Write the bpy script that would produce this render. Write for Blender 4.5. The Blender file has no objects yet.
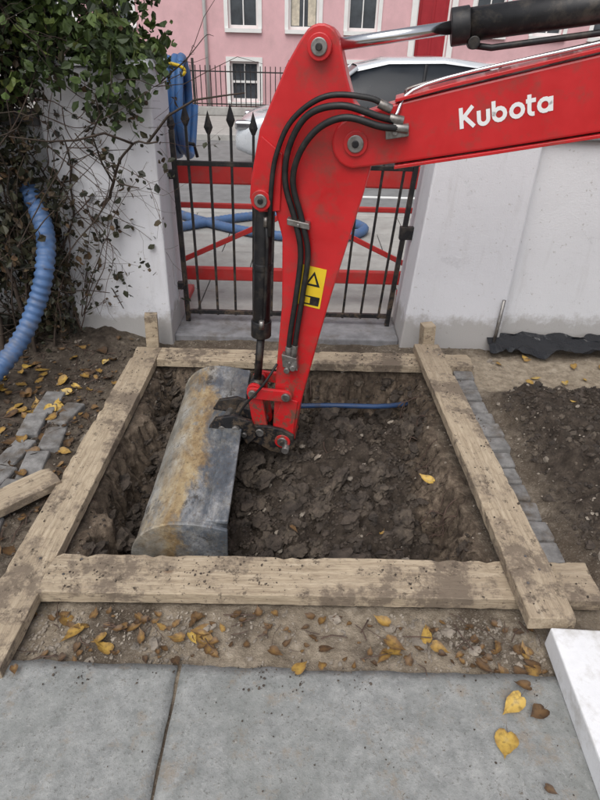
import bpy, bmesh, math, random
import numpy as np
from mathutils import Vector, Matrix
random.seed(7); rng=np.random.default_rng(7)
S=bpy.context.scene
col=S.collection

# ---------------------------------------------------------------- materials
def newmat(name):
    m=bpy.data.materials.new(name); m.use_nodes=True
    nt=m.node_tree; b=nt.nodes['Principled BSDF']
    return m,nt,b
def tex_noise(nt,scale,detail=6,rough=.6,vec=None,dist=0):
    n=nt.nodes.new('ShaderNodeTexNoise'); n.inputs['Scale'].default_value=scale
    n.inputs['Detail'].default_value=min(detail,6 if scale<9 else 5 if scale<25 else 3); n.inputs['Roughness'].default_value=rough
    n.inputs['Distortion'].default_value=dist
    if vec is not None: nt.links.new(vec,n.inputs['Vector'])
    return n.outputs['Fac']
def ramp(nt,fac,stops):
    r=nt.nodes.new('ShaderNodeValToRGB'); e=r.color_ramp.elements
    while len(e)<len(stops): e.new(0.5)
    for i,(p,c) in enumerate(stops):
        e[i].position=p; e[i].color=(c if len(c)==4 else (*c,1)) if not isinstance(c,(int,float)) else (c,c,c,1)
    nt.links.new(fac,r.inputs['Fac']); return r.outputs['Color']
def mix(nt,fac,a,b,mode='MIX'):
    m=nt.nodes.new('ShaderNodeMix'); m.data_type='RGBA'; m.blend_type=mode
    for k,v in ((0,fac),(6,a),(7,b)):
        if isinstance(v,(int,float)): m.inputs[k].default_value=v
        elif isinstance(v,tuple): m.inputs[k].default_value=(*v,1)
        else: nt.links.new(v,m.inputs[k])
    return m.outputs[2]
def coords(nt,scale=(1,1,1),kind='Object'):
    tc=nt.nodes.new('ShaderNodeTexCoord'); mp=nt.nodes.new('ShaderNodeMapping')
    mp.inputs['Scale'].default_value=scale
    nt.links.new(tc.outputs[kind],mp.inputs['Vector']); return mp.outputs['Vector']
def bump(nt,b,h,strength=.4,dist=.01):
    n=nt.nodes.new('ShaderNodeBump'); n.inputs['Strength'].default_value=strength
    n.inputs['Distance'].default_value=dist
    nt.links.new(h,n.inputs['Height']); nt.links.new(n.outputs['Normal'],b.inputs['Normal'])
def attr(nt,name):
    a=nt.nodes.new('ShaderNodeAttribute'); a.attribute_name=name; return a
def zplus(nt,fac,k):
    g=nt.nodes.new('ShaderNodeNewGeometry'); sx=nt.nodes.new('ShaderNodeSeparateXYZ'); nt.links.new(g.outputs['Position'],sx.inputs[0])
    ma=nt.nodes.new('ShaderNodeMath'); ma.operation='MULTIPLY_ADD'
    nt.links.new(fac,ma.inputs[0]); ma.inputs[1].default_value=k; nt.links.new(sx.outputs['Z'],ma.inputs[2]); return ma.outputs[0]
def simple(name,c,rough=.6,metal=0,var=.25,scale=8,bmp=.15,bd=.003,dirt=None,dirt_amt=.4,dscale=4,coat=0,mud=False,spec=None):
    m,nt,b=newmat(name); v=coords(nt)
    n=tex_noise(nt,scale,5,.65,v)
    c0=tuple(x*(1-var) for x in c); c1=tuple(min(1,x*(1+var)) for x in c)
    colr=ramp(nt,n,[(.3,c0),(.7,c1)])
    if dirt:
        d=ramp(nt,tex_noise(nt,dscale,9,.7,v),[(.5,0.0),(.68,dirt_amt)])
        colr=mix(nt,d,colr,dirt)
    if mud:
        mm=ramp(nt,tex_noise(nt,16,6,.78,v),[(.50,0.0),(.58,.85)])
        hz=ramp(nt,zplus(nt,n,.2),[(.25,1.0),(.75,0.0)])
        colr=mix(nt,mix(nt,1.0,mm,hz,'MULTIPLY'),colr,(.11,.08,.055))
    nt.links.new(colr,b.inputs['Base Color'])
    b.inputs['Metallic'].default_value=metal
    b.inputs['Coat Weight'].default_value=coat
    if spec is not None: b.inputs['Specular IOR Level'].default_value=spec
    rr=ramp(nt,n,[(.3,max(0,rough-.1)),(.7,min(1,rough+.12))])
    nt.links.new(rr,b.inputs['Roughness'])
    if bmp: bump(nt,b,tex_noise(nt,scale*6,3,.7,v),bmp,bd)
    return m

def mat_ground():
    m,nt,b=newmat('earth'); v=coords(nt)
    big=tex_noise(nt,3,5,.6,v); med=tex_noise(nt,22,5,.75,v); fine=tex_noise(nt,140,3,.75,v)
    dirt=ramp(nt,med,[(.25,(.045,.035,.027)),(.5,(.145,.118,.09)),(.75,(.29,.25,.20))])
    dirt=mix(nt,ramp(nt,big,[(.4,0.0),(.65,.75)]),dirt,(.08,.06,.043))
    dirt=mix(nt,ramp(nt,fine,[(.55,0.0),(.72,.65)]),dirt,(.38,.34,.29))
    soil=ramp(nt,med,[(.25,(.020,.016,.013)),(.55,(.062,.049,.039)),(.8,(.13,.104,.082))])
    soil=mix(nt,ramp(nt,fine,[(.6,0.0),(.8,.5)]),soil,(.18,.15,.115))
    sand=ramp(nt,med,[(.3,(.2,.16,.115)),(.6,(.42,.355,.27)),(.8,(.52,.46,.38))])
    a=attr(nt,'soil'); s=attr(nt,'sand'); wl=attr(nt,'wall')
    c=mix(nt,a.outputs['Fac'],dirt,soil)
    wallc=ramp(nt,med,[(.3,(.05,.038,.029)),(.52,(.15,.115,.085)),(.72,(.30,.24,.18))])
    c=mix(nt,wl.outputs['Fac'],c,wallc)
    c=mix(nt,s.outputs['Fac'],c,sand)
    nt.links.new(c,b.inputs['Base Color']); b.inputs['Roughness'].default_value=.95
    b.inputs['Specular IOR Level'].default_value=.2
    h=mix(nt,.5,med,fine); bump(nt,b,h,.9,.014)
    return m
def mat_wood():
    m,nt,b=newmat('weathered_timber'); v=coords(nt,(1.2,16,16)); vo=coords(nt)
    oi=nt.nodes.new('ShaderNodeObjectInfo')
    g=tex_noise(nt,5,6,.65,v,.6); g2=tex_noise(nt,22,4,.6,v)
    c=ramp(nt,g,[(.25,(.20,.15,.10)),(.42,(.41,.33,.23)),(.6,(.55,.455,.33)),(.8,(.64,.555,.43))])
    c=mix(nt,ramp(nt,g2,[(.53,0.0),(.70,.65)]),c,(.17,.125,.085))
    c=mix(nt,ramp(nt,tex_noise(nt,1.6,5,.7,vo),[(.38,0.0),(.6,.55)]),c,(.27,.215,.155))
    d=ramp(nt,tex_noise(nt,3.4,6,.8,vo),[(.51,0.0),(.585,.85)])
    c=mix(nt,d,c,(.135,.105,.08))
    d2=ramp(nt,tex_noise(nt,24,5,.8,vo),[(.575,0.0),(.63,.85)])
    c=mix(nt,d2,c,(.075,.057,.042))
    vk=nt.nodes.new('ShaderNodeTexVoronoi'); vk.inputs['Scale'].default_value=3.0; nt.links.new(coords(nt,(1,2.2,2.2)),vk.inputs['Vector'])
    c=mix(nt,ramp(nt,vk.outputs['Distance'],[(.035,.85),(.075,0.0)]),c,(.13,.07,.035))
    c=mix(nt,ramp(nt,oi.outputs['Random'],[(0,0.0),(1,.35)]),c,(.29,.225,.16))
    nt.links.new(c,b.inputs['Base Color']); b.inputs['Roughness'].default_value=.88
    bump(nt,b,mix(nt,.5,g,g2),.7,.006); return m
def mat_bucket():
    m,nt,b=newmat('worn_steel'); v=coords(nt); vs=coords(nt,(1,.45,1))
    n1=tex_noise(nt,4.0,6,.72,vs,.5); n2=tex_noise(nt,8.9,6,.78,vs); n3=tex_noise(nt,60,5,.7,v); n4=tex_noise(nt,5,6,.78,coords(nt,(1.3,.5,1.3)),.3)
    sx=nt.nodes.new('ShaderNodeSeparateXYZ'); nt.links.new(coords(nt),sx.inputs[0])
    steel=ramp(nt,n2,[(.3,(.045,.053,.066)),(.5,(.12,.135,.155)),(.60,(.23,.24,.255)),(.72,(.42,.43,.43))])
    rust=ramp(nt,n2,[(.3,(.14,.09,.045)),(.45,(.30,.20,.095)),(.58,(.44,.335,.18)),(.72,(.46,.43,.37))])
    pale=ramp(nt,n2,[(.3,(.14,.13,.11)),(.48,(.30,.285,.25)),(.66,(.46,.455,.43))])
    add=nt.nodes.new('ShaderNodeMath'); add.operation='MULTIPLY_ADD'; nt.links.new(n1,add.inputs[0]); add.inputs[1].default_value=.50
    nt.links.new(sx.outputs['X'],add.inputs[2])
    f1=ramp(nt,add.outputs[0],[(.08,0.0),(.20,.9)])
    f2=ramp(nt,add.outputs[0],[(.25,0.0),(.31,1.0)])
    c=mix(nt,f1,pale,rust); c=mix(nt,f2,c,steel)
    c=mix(nt,ramp(nt,n4,[(.50,0.0),(.57,.75)]),c,mix(nt,.5,pale,steel))
    c=mix(nt,ramp(nt,tex_noise(nt,7,6,.8,vs),[(.57,0.0),(.64,.85)]),c,(.055,.05,.046))
    c=mix(nt,ramp(nt,n3,[(.55,0.0),(.68,.6)]),c,(.13,.10,.07))
    nt.links.new(c,b.inputs['Base Color']); b.inputs['Metallic'].default_value=.2
    nt.links.new(ramp(nt,n2,[(.3,.4),(.7,.75)]),b.inputs['Roughness'])
    bump(nt,b,mix(nt,.5,n2,n3),.4,.005); return m
def mat_render(name,base,grime):
    m,nt,b=newmat(name); v=coords(nt,kind='Object')
    n=tex_noise(nt,2.5,6,.65,v); vs=coords(nt,(6,6,.8)); st=tex_noise(nt,2,6,.7,vs)
    n9=tex_noise(nt,8.9,6,.7,v)
    c=mix(nt,ramp(nt,n,[(.35,0.0),(.7,.35)]),base,tuple(x*.86 for x in base))
    c=mix(nt,ramp(nt,st,[(.55,0.0),(.78,.26)]),c,grime)
    c=mix(nt,ramp(nt,zplus(nt,n9,-.30),[(.0,.7),(.07,0.0)]),c,grime)
    sp=ramp(nt,tex_noise(nt,26,6,.75,v),[(.64,0.0),(.70,.5)])
    c=mix(nt,sp,c,grime)
    c=mix(nt,ramp(nt,tex_noise(nt,5,6,.8,v),[(.62,0.0),(.66,.25)]),c,tuple(x*.66 for x in base))
    nt.links.new(c,b.inputs['Base Color']); b.inputs['Roughness'].default_value=.85
    bump(nt,b,mix(nt,.35,n9,tex_noise(nt,120,3,.6,v)),.4,.011); return m
def mat_leafy(name,stops,attrn='rnd',rough=.6):
    m,nt,b=newmat(name); a=attr(nt,attrn)
    c=ramp(nt,a.outputs['Fac'],stops)
    v=coords(nt); c=mix(nt,ramp(nt,tex_noise(nt,60,3,.7,v),[(.48,0.0),(.72,.6)]),c,tuple(x*.5 for x in stops[0][1]))
    nt.links.new(c,b.inputs['Base Color']); b.inputs['Roughness'].default_value=rough
    return m
def mat_slab():
    m,nt,b=newmat('paving_stone'); v=coords(nt)
    n=tex_noise(nt,2.2,5,.75,v,.4); n2=tex_noise(nt,13,5,.85,v); n3=tex_noise(nt,110,3,.8,v)
    c=ramp(nt,n2,[(.28,(.155,.163,.16)),(.5,(.26,.268,.262)),(.72,(.37,.375,.365))])
    c=mix(nt,ramp(nt,n,[(.44,0.0),(.62,.6)]),c,(.185,.196,.184))
    c=mix(nt,ramp(nt,tex_noise(nt,5,6,.85,v),[(.54,0.0),(.64,.7)]),c,(.25,.21,.165))
    c=mix(nt,ramp(nt,n3,[(.58,0.0),(.68,.7)]),c,(.10,.095,.085))
    c=mix(nt,ramp(nt,tex_noise(nt,70,3,.8,v),[(.62,0.0),(.70,.4)]),c,(.46,.46,.44))
    c=mix(nt,ramp(nt,tex_noise(nt,24,5,.85,v),[(.63,0.0),(.67,.8)]),c,(.10,.078,.055))
    nt.links.new(c,b.inputs['Base Color']); nt.links.new(ramp(nt,n,[(.3,.6),(.7,.85)]),b.inputs['Roughness'])
    bump(nt,b,mix(nt,.5,n2,n3),.6,.007); return m

M_ground=mat_ground(); M_wood=mat_wood(); M_bucket=mat_bucket()
M_wall=mat_render('white_render',(.74,.75,.79),(.33,.31,.28))
M_wall2=mat_render('white_render_side',(.77,.78,.81),(.36,.34,.31))
M_red=simple('red_paint',(.52,.013,.017),.36,0,.1,5,.04,.002,(.16,.06,.045),.55,9,.25,mud=True)
M_redp=simple('red_plastic',(.50,.03,.028),.5,0,.12,6,.05,.002,(.25,.12,.1),.4,9)
M_black=simple('black_steel',(.014,.014,.016),.45,.2,.3,20,.1,.002,(.09,.075,.06),.6,14,mud=True)
M_rubber=simple('black_rubber',(.012,.012,.013),.5,0,.3,25,.1,.002,(.06,.05,.04),.35,20)
M_chrome=simple('chrome',(.62,.63,.65),.18,1,.05,20,0)
M_steel=simple('bare_steel',(.28,.27,.26),.4,.8,.3,30,.1,.001,(.12,.08,.05),.5,20)
M_slab=mat_slab()
M_coping=simple('coping_stone',(.22,.22,.23),.85,0,.3,12,.4,.004,(.10,.08,.06),.7,5)
M_brick=simple('grey_brick',(.19,.185,.18),.9,0,.5,16,.6,.005,(.09,.068,.048),.9,7)
M_blue=simple('blue_plastic',(.06,.17,.40),.45,0,.15,10,.05,.001,(.16,.15,.14),.45,9)
M_bluehose=simple('blue_hose',(.07,.14,.29),.5,0,.2,10,.05,.001,(.15,.14,.13),.55,9)
M_bluepipe=simple('blue_pipe',(.03,.07,.17),.5,0,.2,10,.05,.001,(.05,.04,.03),.8,20)
M_yellow=simple('yellow_paint',(.75,.52,.02),.45,0,.1,8,.05)
M_foam=simple('white_block_paint',(.78,.79,.81),.8,0,.07,14,.3,.003,(.35,.33,.29),.7,7)
M_bark=simple('bark',(.055,.04,.03),.95,0,.4,30,.6,.004)
M_stem=simple('dry_stem',(.085,.055,.042),.9,0,.4,40,.3,.002)
M_clod=simple('soil_clods_mat',(.056,.044,.035),.95,0,.6,14,.9,.006,(.15,.12,.09),.75,9)
M_rubble=simple('rubble_mat',(.26,.225,.185),.9,0,.6,9,.5,.004,(.1,.078,.055),.6,6)
M_sheet=simple('black_polythene',(.012,.013,.016),.28,0,.2,10,.2,.003)
M_asphalt=simple('asphalt',(.20,.20,.20),.85,0,.2,6,.3,.004,(.12,.12,.12),.5,2)
M_flag=simple('flagstone',(.36,.35,.33),.85,0,.2,5,.3,.003,(.24,.22,.20),.6,2)
M_kerb=simple('kerb_stone',(.38,.37,.35),.85,0,.2,5,.3,.003)
M_white=simple('white_gloss',(.78,.78,.76),.5,0,.05,5,.05)
M_glass=simple('window_glass',(.06,.07,.08),.08,0,.5,1.2,0)
M_curtain=simple('curtain',(.55,.50,.40),.9,0,.25,9,.3)
M_pink=simple('pink_render',(.68,.42,.44),.85,0,.07,3,.15,.004,(.5,.32,.33),.5,1)
M_reddoor=simple('red_door',(.33,.012,.02),.4,0,.1,5,.05)
M_car=simple('car_paint',(.62,.65,.68),.22,.25,.03,3,0,coat=.8)
M_carglass=simple('car_glass',(.018,.022,.028),.2,0,.2,2,0,spec=.25)
M_tyre=simple('tyre',(.02,.02,.02),.85,0,.2,10,.2)
M_wcol=simple('lettering_white',(.8,.8,.8),.5,0,.03,9,0)
M_lf=mat_leafy('fallen_leaf',[(0,(.06,.034,.018)),(.3,(.17,.095,.036)),(.6,(.36,.22,.05)),(.85,(.54,.36,.075)),(1,(.44,.34,.17))])
M_green=mat_leafy('foliage_green',[(0,(.018,.03,.01)),(.4,(.045,.075,.018)),(.8,(.09,.14,.03)),(1,(.17,.20,.05))])
M_dark=mat_leafy('foliage_dark',[(0,(.012,.014,.008)),(.45,(.035,.038,.016)),(.75,(.08,.055,.03)),(1,(.15,.09,.045))])

# ---------------------------------------------------------------- helpers
def empty(name,loc=(0,0,0)):
    e=bpy.data.objects.new(name,None); e.location=loc; col.objects.link(e); e.empty_display_size=.1; return e
def mk(name,verts,faces,mat,parent=None,smooth=False,bevel=0,attrs=None):
    me=bpy.data.meshes.new(name); me.from_pydata([tuple(v) for v in verts],[],[tuple(f) for f in faces]); me.update()
    if mat: me.materials.append(mat)
    if attrs:
        for k,a in attrs.items():
            at=me.attributes.new(k,'FLOAT','POINT'); at.data.foreach_set('value',np.asarray(a,dtype=np.float32))
    if smooth: me.polygons.foreach_set('use_smooth',[True]*len(me.polygons))
    o=bpy.data.objects.new(name,me); col.objects.link(o)
    if parent: o.parent=parent
    if bevel:
        b=o.modifiers.new('b','BEVEL'); b.width=bevel; b.segments=2; b.limit_method='ANGLE'; b.angle_limit=math.radians(40)
    return o
def fixn(o):
    bm=bmesh.new(); bm.from_mesh(o.data); bmesh.ops.recalc_face_normals(bm,faces=bm.faces); bm.to_mesh(o.data); bm.free(); return o
BF=[(0,3,2,1),(4,5,6,7),(0,1,5,4),(1,2,6,5),(2,3,7,6),(3,0,4,7)]
def bverts(x0,x1,y0,y1,z0,z1): return [(x0,y0,z0),(x1,y0,z0),(x1,y1,z0),(x0,y1,z0),(x0,y0,z1),(x1,y0,z1),(x1,y1,z1),(x0,y1,z1)]
def box(name,x0,x1,y0,y1,z0,z1,mat,parent=None,bevel=0): return mk(name,bverts(x0,x1,y0,y1,z0,z1),BF,mat,parent,bevel=bevel)
def boxes(name,lst,mat,parent=None,bevel=0):
    V=[];F=[]
    for b in lst:
        if len(b)==6: vs=bverts(*b)
        else: vs=b
        n=len(V); V+=vs; F+=[tuple(i+n for i in f) for f in BF]
    return mk(name,V,F,mat,parent,bevel=bevel)
def rbox(c,sz,R):
    h=[s/2 for s in sz]
    return [tuple(Vector(c)+R@Vector(v)) for v in bverts(-h[0],h[0],-h[1],h[1],-h[2],h[2])]
def spline(pts,n=10):
    P=[Vector(p) for p in pts]; P=[P[0]*2-P[1]]+P+[P[-1]*2-P[-2]]; out=[]
    for i in range(1,len(P)-2):
        for k in range(n):
            t=k/n; a,b,c,d=P[i-1],P[i],P[i+1],P[i+2]
            out.append(.5*((2*b)+(c-a)*t+(2*a-5*b+4*c-d)*t*t+(3*b-a-3*c+d)*t**3))
    out.append(P[-2]); return out
def resample(pts,step):
    out=[pts[0].copy()]; acc=0
    for a,b in zip(pts,pts[1:]):
        L=(b-a).length
        if L<1e-9: continue
        pos=step-acc
        while pos<=L: out.append(a+(b-a)*(pos/L)); pos+=step
        acc=(acc+L)%step
    return out
def tubeg(pts,r,seg=8,radf=None,V=None,F=None):
    V=[] if V is None else V; F=[] if F is None else F
    pts=[Vector(p) for p in pts]; n0=len(V); prev=None
    for i,p in enumerate(pts):
        t=(pts[min(i+1,len(pts)-1)]-pts[max(i-1,0)])
        t=t.normalized() if t.length>1e-9 else Vector((0,0,1))
        if prev is None:
            a=Vector((1,0,0)) if abs(t.x)<.8 else Vector((0,1,0)); s=t.cross(a).normalized()
        else: s=(prev-t*prev.dot(t)).normalized()
        prev=s; q=t.cross(s)
        rr=r if radf is None else radf(i,len(pts))
        for k in range(seg):
            an=2*math.pi*k/seg; V.append(tuple(p+s*math.cos(an)*rr+q*math.sin(an)*rr))
    m=len(pts)
    for i in range(m-1):
        for k in range(seg):
            a=n0+i*seg+k; b=n0+i*seg+(k+1)%seg; F.append((a,b,b+seg,a+seg))
    F.append(tuple(n0+k for k in range(seg))[::-1]); F.append(tuple(n0+(m-1)*seg+k for k in range(seg)))
    return V,F
def tube(name,pts,r,mat,parent=None,seg=10,radf=None,smooth=True):
    V,F=tubeg(pts,r,seg,radf); o=mk(name,V,F,mat,parent)
    fixn(o)
    if smooth:
        for p in o.data.polygons: p.use_smooth=len(p.vertices)==4
    return o
def cyl(name,a,b,r,mat,parent=None,seg=20,bevel=0):
    o=tube(name,[a,b],r,mat,parent,seg)
    if bevel:
        m=o.modifiers.new('b','BEVEL'); m.width=bevel; m.segments=2; m.limit_method='ANGLE'; m.angle_limit=math.radians(50)
    return o
def hash2(ix,iy,seed):
    h=(ix.astype(np.int64)*374761393+iy.astype(np.int64)*668265263+seed*974634777)&0x7fffffff
    h=((h^(h>>13))*1274126177)&0x7fffffff
    return ((h^(h>>16))&0xffff)/65535.0
def vn(x,y,s,seed=0):
    x=np.asarray(x,float)*s; y=np.asarray(y,float)*s; ix=np.floor(x); iy=np.floor(y); fx=x-ix; fy=y-iy
    fx=fx*fx*(3-2*fx); fy=fy*fy*(3-2*fy)
    a=hash2(ix,iy,seed);b=hash2(ix+1,iy,seed);c=hash2(ix,iy+1,seed);d=hash2(ix+1,iy+1,seed)
    return (a*(1-fx)+b*fx)*(1-fy)+(c*(1-fx)+d*fx)*fy
def fbm(x,y,s,o=4,seed=0,billow=False):
    t=0;amp=1;tot=0
    for i in range(o):
        n=vn(x+.37*i,y-.21*i,s*2.03**i,seed+i*17)
        if billow: n=np.abs(2*n-1)
        t=t+n*amp; tot+=amp; amp*=.5
    return t/tot
def sst(a,b,x): t=np.clip((x-a)/(b-a),0,1); return t*t*(3-2*t)

# ---------------------------------------------------------------- ground
HX0,HX1,HY0,HY1=-.865,.74,1.40,2.99
def ground(x,y):
    x=np.asarray(x,float); y=np.asarray(y,float)
    wob=(fbm(x,y,5,4,3)-.5)*.16+(fbm(x,y,22,3,6)-.5)*.05
    d=np.minimum(np.minimum(x-HX0,HX1-x),np.minimum(y-HY0,HY1-y))+wob-.015
    hole=sst(0.0,.10,d)
    floor=-.27+fbm(x,y,2.8,3,11)*.13+fbm(x,y,7,5,5,True)*.22-.11+(fbm(x,y,40,3,8)-.5)*.035
    floor=floor+.15*np.exp(-((x-.28)**2/.10+(y-2.15)**2/.16))-.05*sst(2.55,2.8,y)-.07*(1-sst(-.75,-.3,x))*(1-sst(1.9,2.3,y))
    top=-.022+(fbm(x,y,2.2,3,1)-.5)*.03+(fbm(x,y,14,4,2)-.5)*.026
    hx=sst(1.03,1.26,x+(fbm(x,y,4,3,21)-.5)*.12)*sst(1.3,1.6,y)*(1-sst(2.62,2.82,y+(fbm(x,y,4,3,23)-.5)*.1))
    heap=hx*(.05+.08*fbm(x,y,2.4,3,31)+.09*fbm(x,y,12,4,33,True))
    bank=sst(2.75,3.35,y)*(1-sst(-1.25,-.85,x))*.10 + sst(-1.5,-2.4,x)*.05
    rough=(1-sst(-1.2,-1.0,x))*(fbm(x,y,11,4,36,True)-.3)*.035*sst(1.1,1.4,y)
    z=top+heap+bank+rough
    z=z*(1-hole)+floor*hole
    far=sst(3.45,3.7,y); z=z*(1-far)-.2*far
    ns=1-sst(1.0,1.05,y); z=z*(1-ns)-.012*ns
    edge=sst(-.03,.03,d)
    soil=np.clip(np.maximum(edge,hx*1.3)+(1-sst(-1.25,-.95,x))*(.25+.9*fbm(x,y,5,4,4))+sst(.0,.5,fbm(x,y,3,4,41)-.55)*1.2,0,1)
    wall=sst(-.05,.0,d)*(1-sst(.08,.17,d))*(.45+.7*fbm(x,y,5,3,71))
    sand=sst(.85,1.0,x)*sst(2.70,2.85,y+(fbm(x,y,5,3,44)-.5)*.15)*(1-sst(3.1,3.3,y))*.9*(1-edge)
    sand=np.maximum(sand,(1-sst(1.22,1.32,y))*sst(.42,.6,fbm(x,y,5,4,51))*.6)
    return z,soil,sand,np.clip(wall,0,1)
def axis(f0,f1,step,lim):
    a=list(np.arange(f0,f1+1e-6,step)); lo=[];g=step;p=f0
    while p>-lim: g*=1.5; p-=g; lo.append(p)
    hi=[];g=step;p=f1
    while p<lim: g*=1.5; p+=g; hi.append(p)
    return np.array(lo[::-1]+a+hi)
ax=axis(-2.0,2.2,.0095,320); ay=axis(.98,3.5,.0095,320)
X,Y=np.meshgrid(ax,ay); Z,SO,SA,WL=ground(X,Y)
nx,ny=len(ax),len(ay)
V=np.stack([X.ravel(),Y.ravel(),Z.ravel()],1)
wl=(WL.ravel()>.05)&(Z.ravel()<-.03)
zz=Z.ravel(); V[wl,0]+=((vn(Y.ravel()*1.0,zz,30,91)-.5)*.035+(vn(Y.ravel(),zz,70,92)-.5)*.02)[wl]
V[wl,1]+=((vn(X.ravel()*1.0,zz,30,93)-.5)*.035+(vn(X.ravel(),zz,70,94)-.5)*.02)[wl]
idx=np.arange(nx*ny).reshape(ny,nx)
F=np.stack([idx[:-1,:-1].ravel(),idx[:-1,1:].ravel(),idx[1:,1:].ravel(),idx[1:,:-1].ravel()],1)
mk('ground',V.tolist(),F.tolist(),M_ground,smooth=True,attrs={'soil':SO.ravel(),'sand':SA.ravel(),'wall':WL.ravel()})
def gz(x,y): return float(ground(np.array([x]),np.array([y]))[0][0])

def ico(sub):
    bm=bmesh.new(); bmesh.ops.create_icosphere(bm,subdivisions=sub,radius=1)
    v=np.array([p.co[:] for p in bm.verts]); f=np.array([[q.index for q in p.verts] for p in bm.faces]); bm.free(); return v,f
I1=ico(1);I2=ico(2);I3=ico(3)
def lumps(name,groups,mat,flat=.8):
    V=[];F=[];n=0
    for pos,rad,(bv,bf),jit,big in groups:
        for (x,y,z),r in zip(pos,rad):
            s=np.array([rng.uniform(.7,1.35),rng.uniform(.7,1.3),rng.uniform(.55,1)*flat])*r
            k=1+rng.uniform(-jit,jit,(len(bv),1))
            if big:
                o=rng.uniform(0,50); k=k+((vn(bv[:,0]+o,bv[:,1]+bv[:,2]*1.7,1.8,3)-.5)*.9+(vn(bv[:,1]+o,bv[:,2]-bv[:,0]*1.3,4,5)-.5)*.55)[:,None]
            v=bv*k*s
            a=rng.uniform(0,6.28,2); c,si=math.cos(a[0]),math.sin(a[0]); c2,s2=math.cos(a[1]*.15),math.sin(a[1]*.15)
            v=v@np.array([[c,si,0],[-si,c,0],[0,0,1]])@np.array([[c2,0,s2],[0,1,0],[-s2,0,c2]])+np.array([x,y,z]); V.append(v); F.append(bf+n); n+=len(bv)
    return mk(name,np.concatenate(V).tolist(),np.concatenate(F).tolist(),mat,smooth=False)
def scatter(n,x0,x1,y0,y1,rmin,rmax,powr=3,sink=.3,cond=None,zfix=None,clump=False):
    P=[];R=[]
    xs=rng.uniform(x0,x1,n); ys=rng.uniform(y0,y1,n); zs=ground(xs,ys)[0] if zfix is None else np.full(n,zfix)
    den=fbm(xs,ys,5,3,88)*1.9-.35 if not clump else np.clip((fbm(xs,ys,9,3,89)-.5)*6,0.06,1)
    rs=rmin+(rmax-rmin)*rng.uniform(0,1,n)**powr
    for x,y,z,r,dn in zip(xs,ys,zs,rs,den):
        if rng.uniform()>dn: continue
        if cond and not cond(x,y,z): continue
        P.append((x,y,z+r*sink)); R.append(r)
    return P,R
inpit=lambda x,y,z:z<-.07
g1=scatter(17000,HX0,HX1,HY0,HY1,.002,.009,1.6,.4,lambda x,y,z:z<-.03); g2=scatter(5200,HX0,HX1,HY0,HY1,.007,.026,2.6,.25,inpit); g3=scatter(480,HX0,HX1,HY0,HY1,.022,.062,1.8,.15,inpit)
lumps('soil_clods',[(*g1,I1,.3,0),(*g2,I2,.18,1),(*g3,I3,.08,1)],M_clod)
hp_=lambda x,y,z:z>.012
g1=scatter(9000,1.02,2.2,1.35,2.85,.002,.008,2,.4,hp_); g2=scatter(2200,1.02,2.2,1.35,2.85,.006,.020,3,.2,hp_)
lumps('spoil_heap_clods',[(*g1,I1,.3,0),(*g2,I2,.18,1)],M_clod)
q=[scatter(900,-.88,1.05,1.27,1.43,.0010,.005,3,.5,None,.050,True),scatter(700,-1.02,-.88,1.0,3.05,.0010,.005,3,.5,None,.048,True),
   scatter(500,.77,.90,1.2,3.1,.0010,.005,3,.5,None,.103,True),scatter(600,-.86,.68,2.94,3.08,.0012,.006,2.5,.5,None,.050,True),
   scatter(700,-1.1,1.0,.55,1.03,.0008,.003,4,.5,None,.008,True),scatter(900,-1.0,1.0,.95,1.03,.001,.005,3,.5,None,.008,True)]
lumps('soil_crumbs',[(*p,I1,.3,0) for p in q],M_clod)
tp_=lambda x,y,z:z>-.06 and not(-1.04<x<-.87) and not (1.24<y<1.45)
g1=scatter(6500,-2.0,1.4,1.04,3.4,.0015,.007,2,.4,tp_); g2=scatter(420,-2.0,2.0,1.05,3.3,.006,.02,3,.1,tp_)
g3=scatter(300,HX0,HX1,HY0,HY1,.004,.018,2,.5,lambda x,y,z:z<-.04); g4=scatter(2600,-.9,.9,1.03,1.25,.0015,.008,2,.3)
g5=scatter(50,1.1,2.2,1.35,2.85,.006,.016,2,.5,hp_); g6=scatter(60,-.9,.9,1.04,1.24,.010,.026,2,.0)
lumps('rubble',[(*g1,I1,.3,0),(*g2,I2,.12,1),(*g3,I2,.12,1),(*g4,I1,.3,0),(*g5,I2,.12,1),(*g6,I2,.12,1)],M_rubble,.6)
ld=scatter(5000,-2.0,-1.03,1.1,3.2,.002,.011,2,.3)
lumps('dirt_crumbs',[(*ld,I1,.3,0)],M_clod)
V=[];F=[]
for i in range(330):
    if i<250: x=random.uniform(-2,-1.03); y=random.uniform(1.1,3.2)
    elif i<300: x=random.uniform(-.9,.9); y=random.uniform(1.05,1.23)
    else: x=random.uniform(-.8,.65); y=random.uniform(1.6,2.9)
    a=random.uniform(0,6.28); L=random.uniform(.02,.12); z=gz(x,y)+.008
    p=Vector((x,y,z)); d=Vector((math.cos(a),math.sin(a),0)); e=p+d*L; e.z=gz(e.x,e.y)+.010; m=(p+e)/2+Vector((random.uniform(-.01,.01),random.uniform(-.01,.01),.006))
    tubeg([p,m,e],random.uniform(.0008,.0028),4,V=V,F=F)
mk('twigs',V,F,M_stem)

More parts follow.
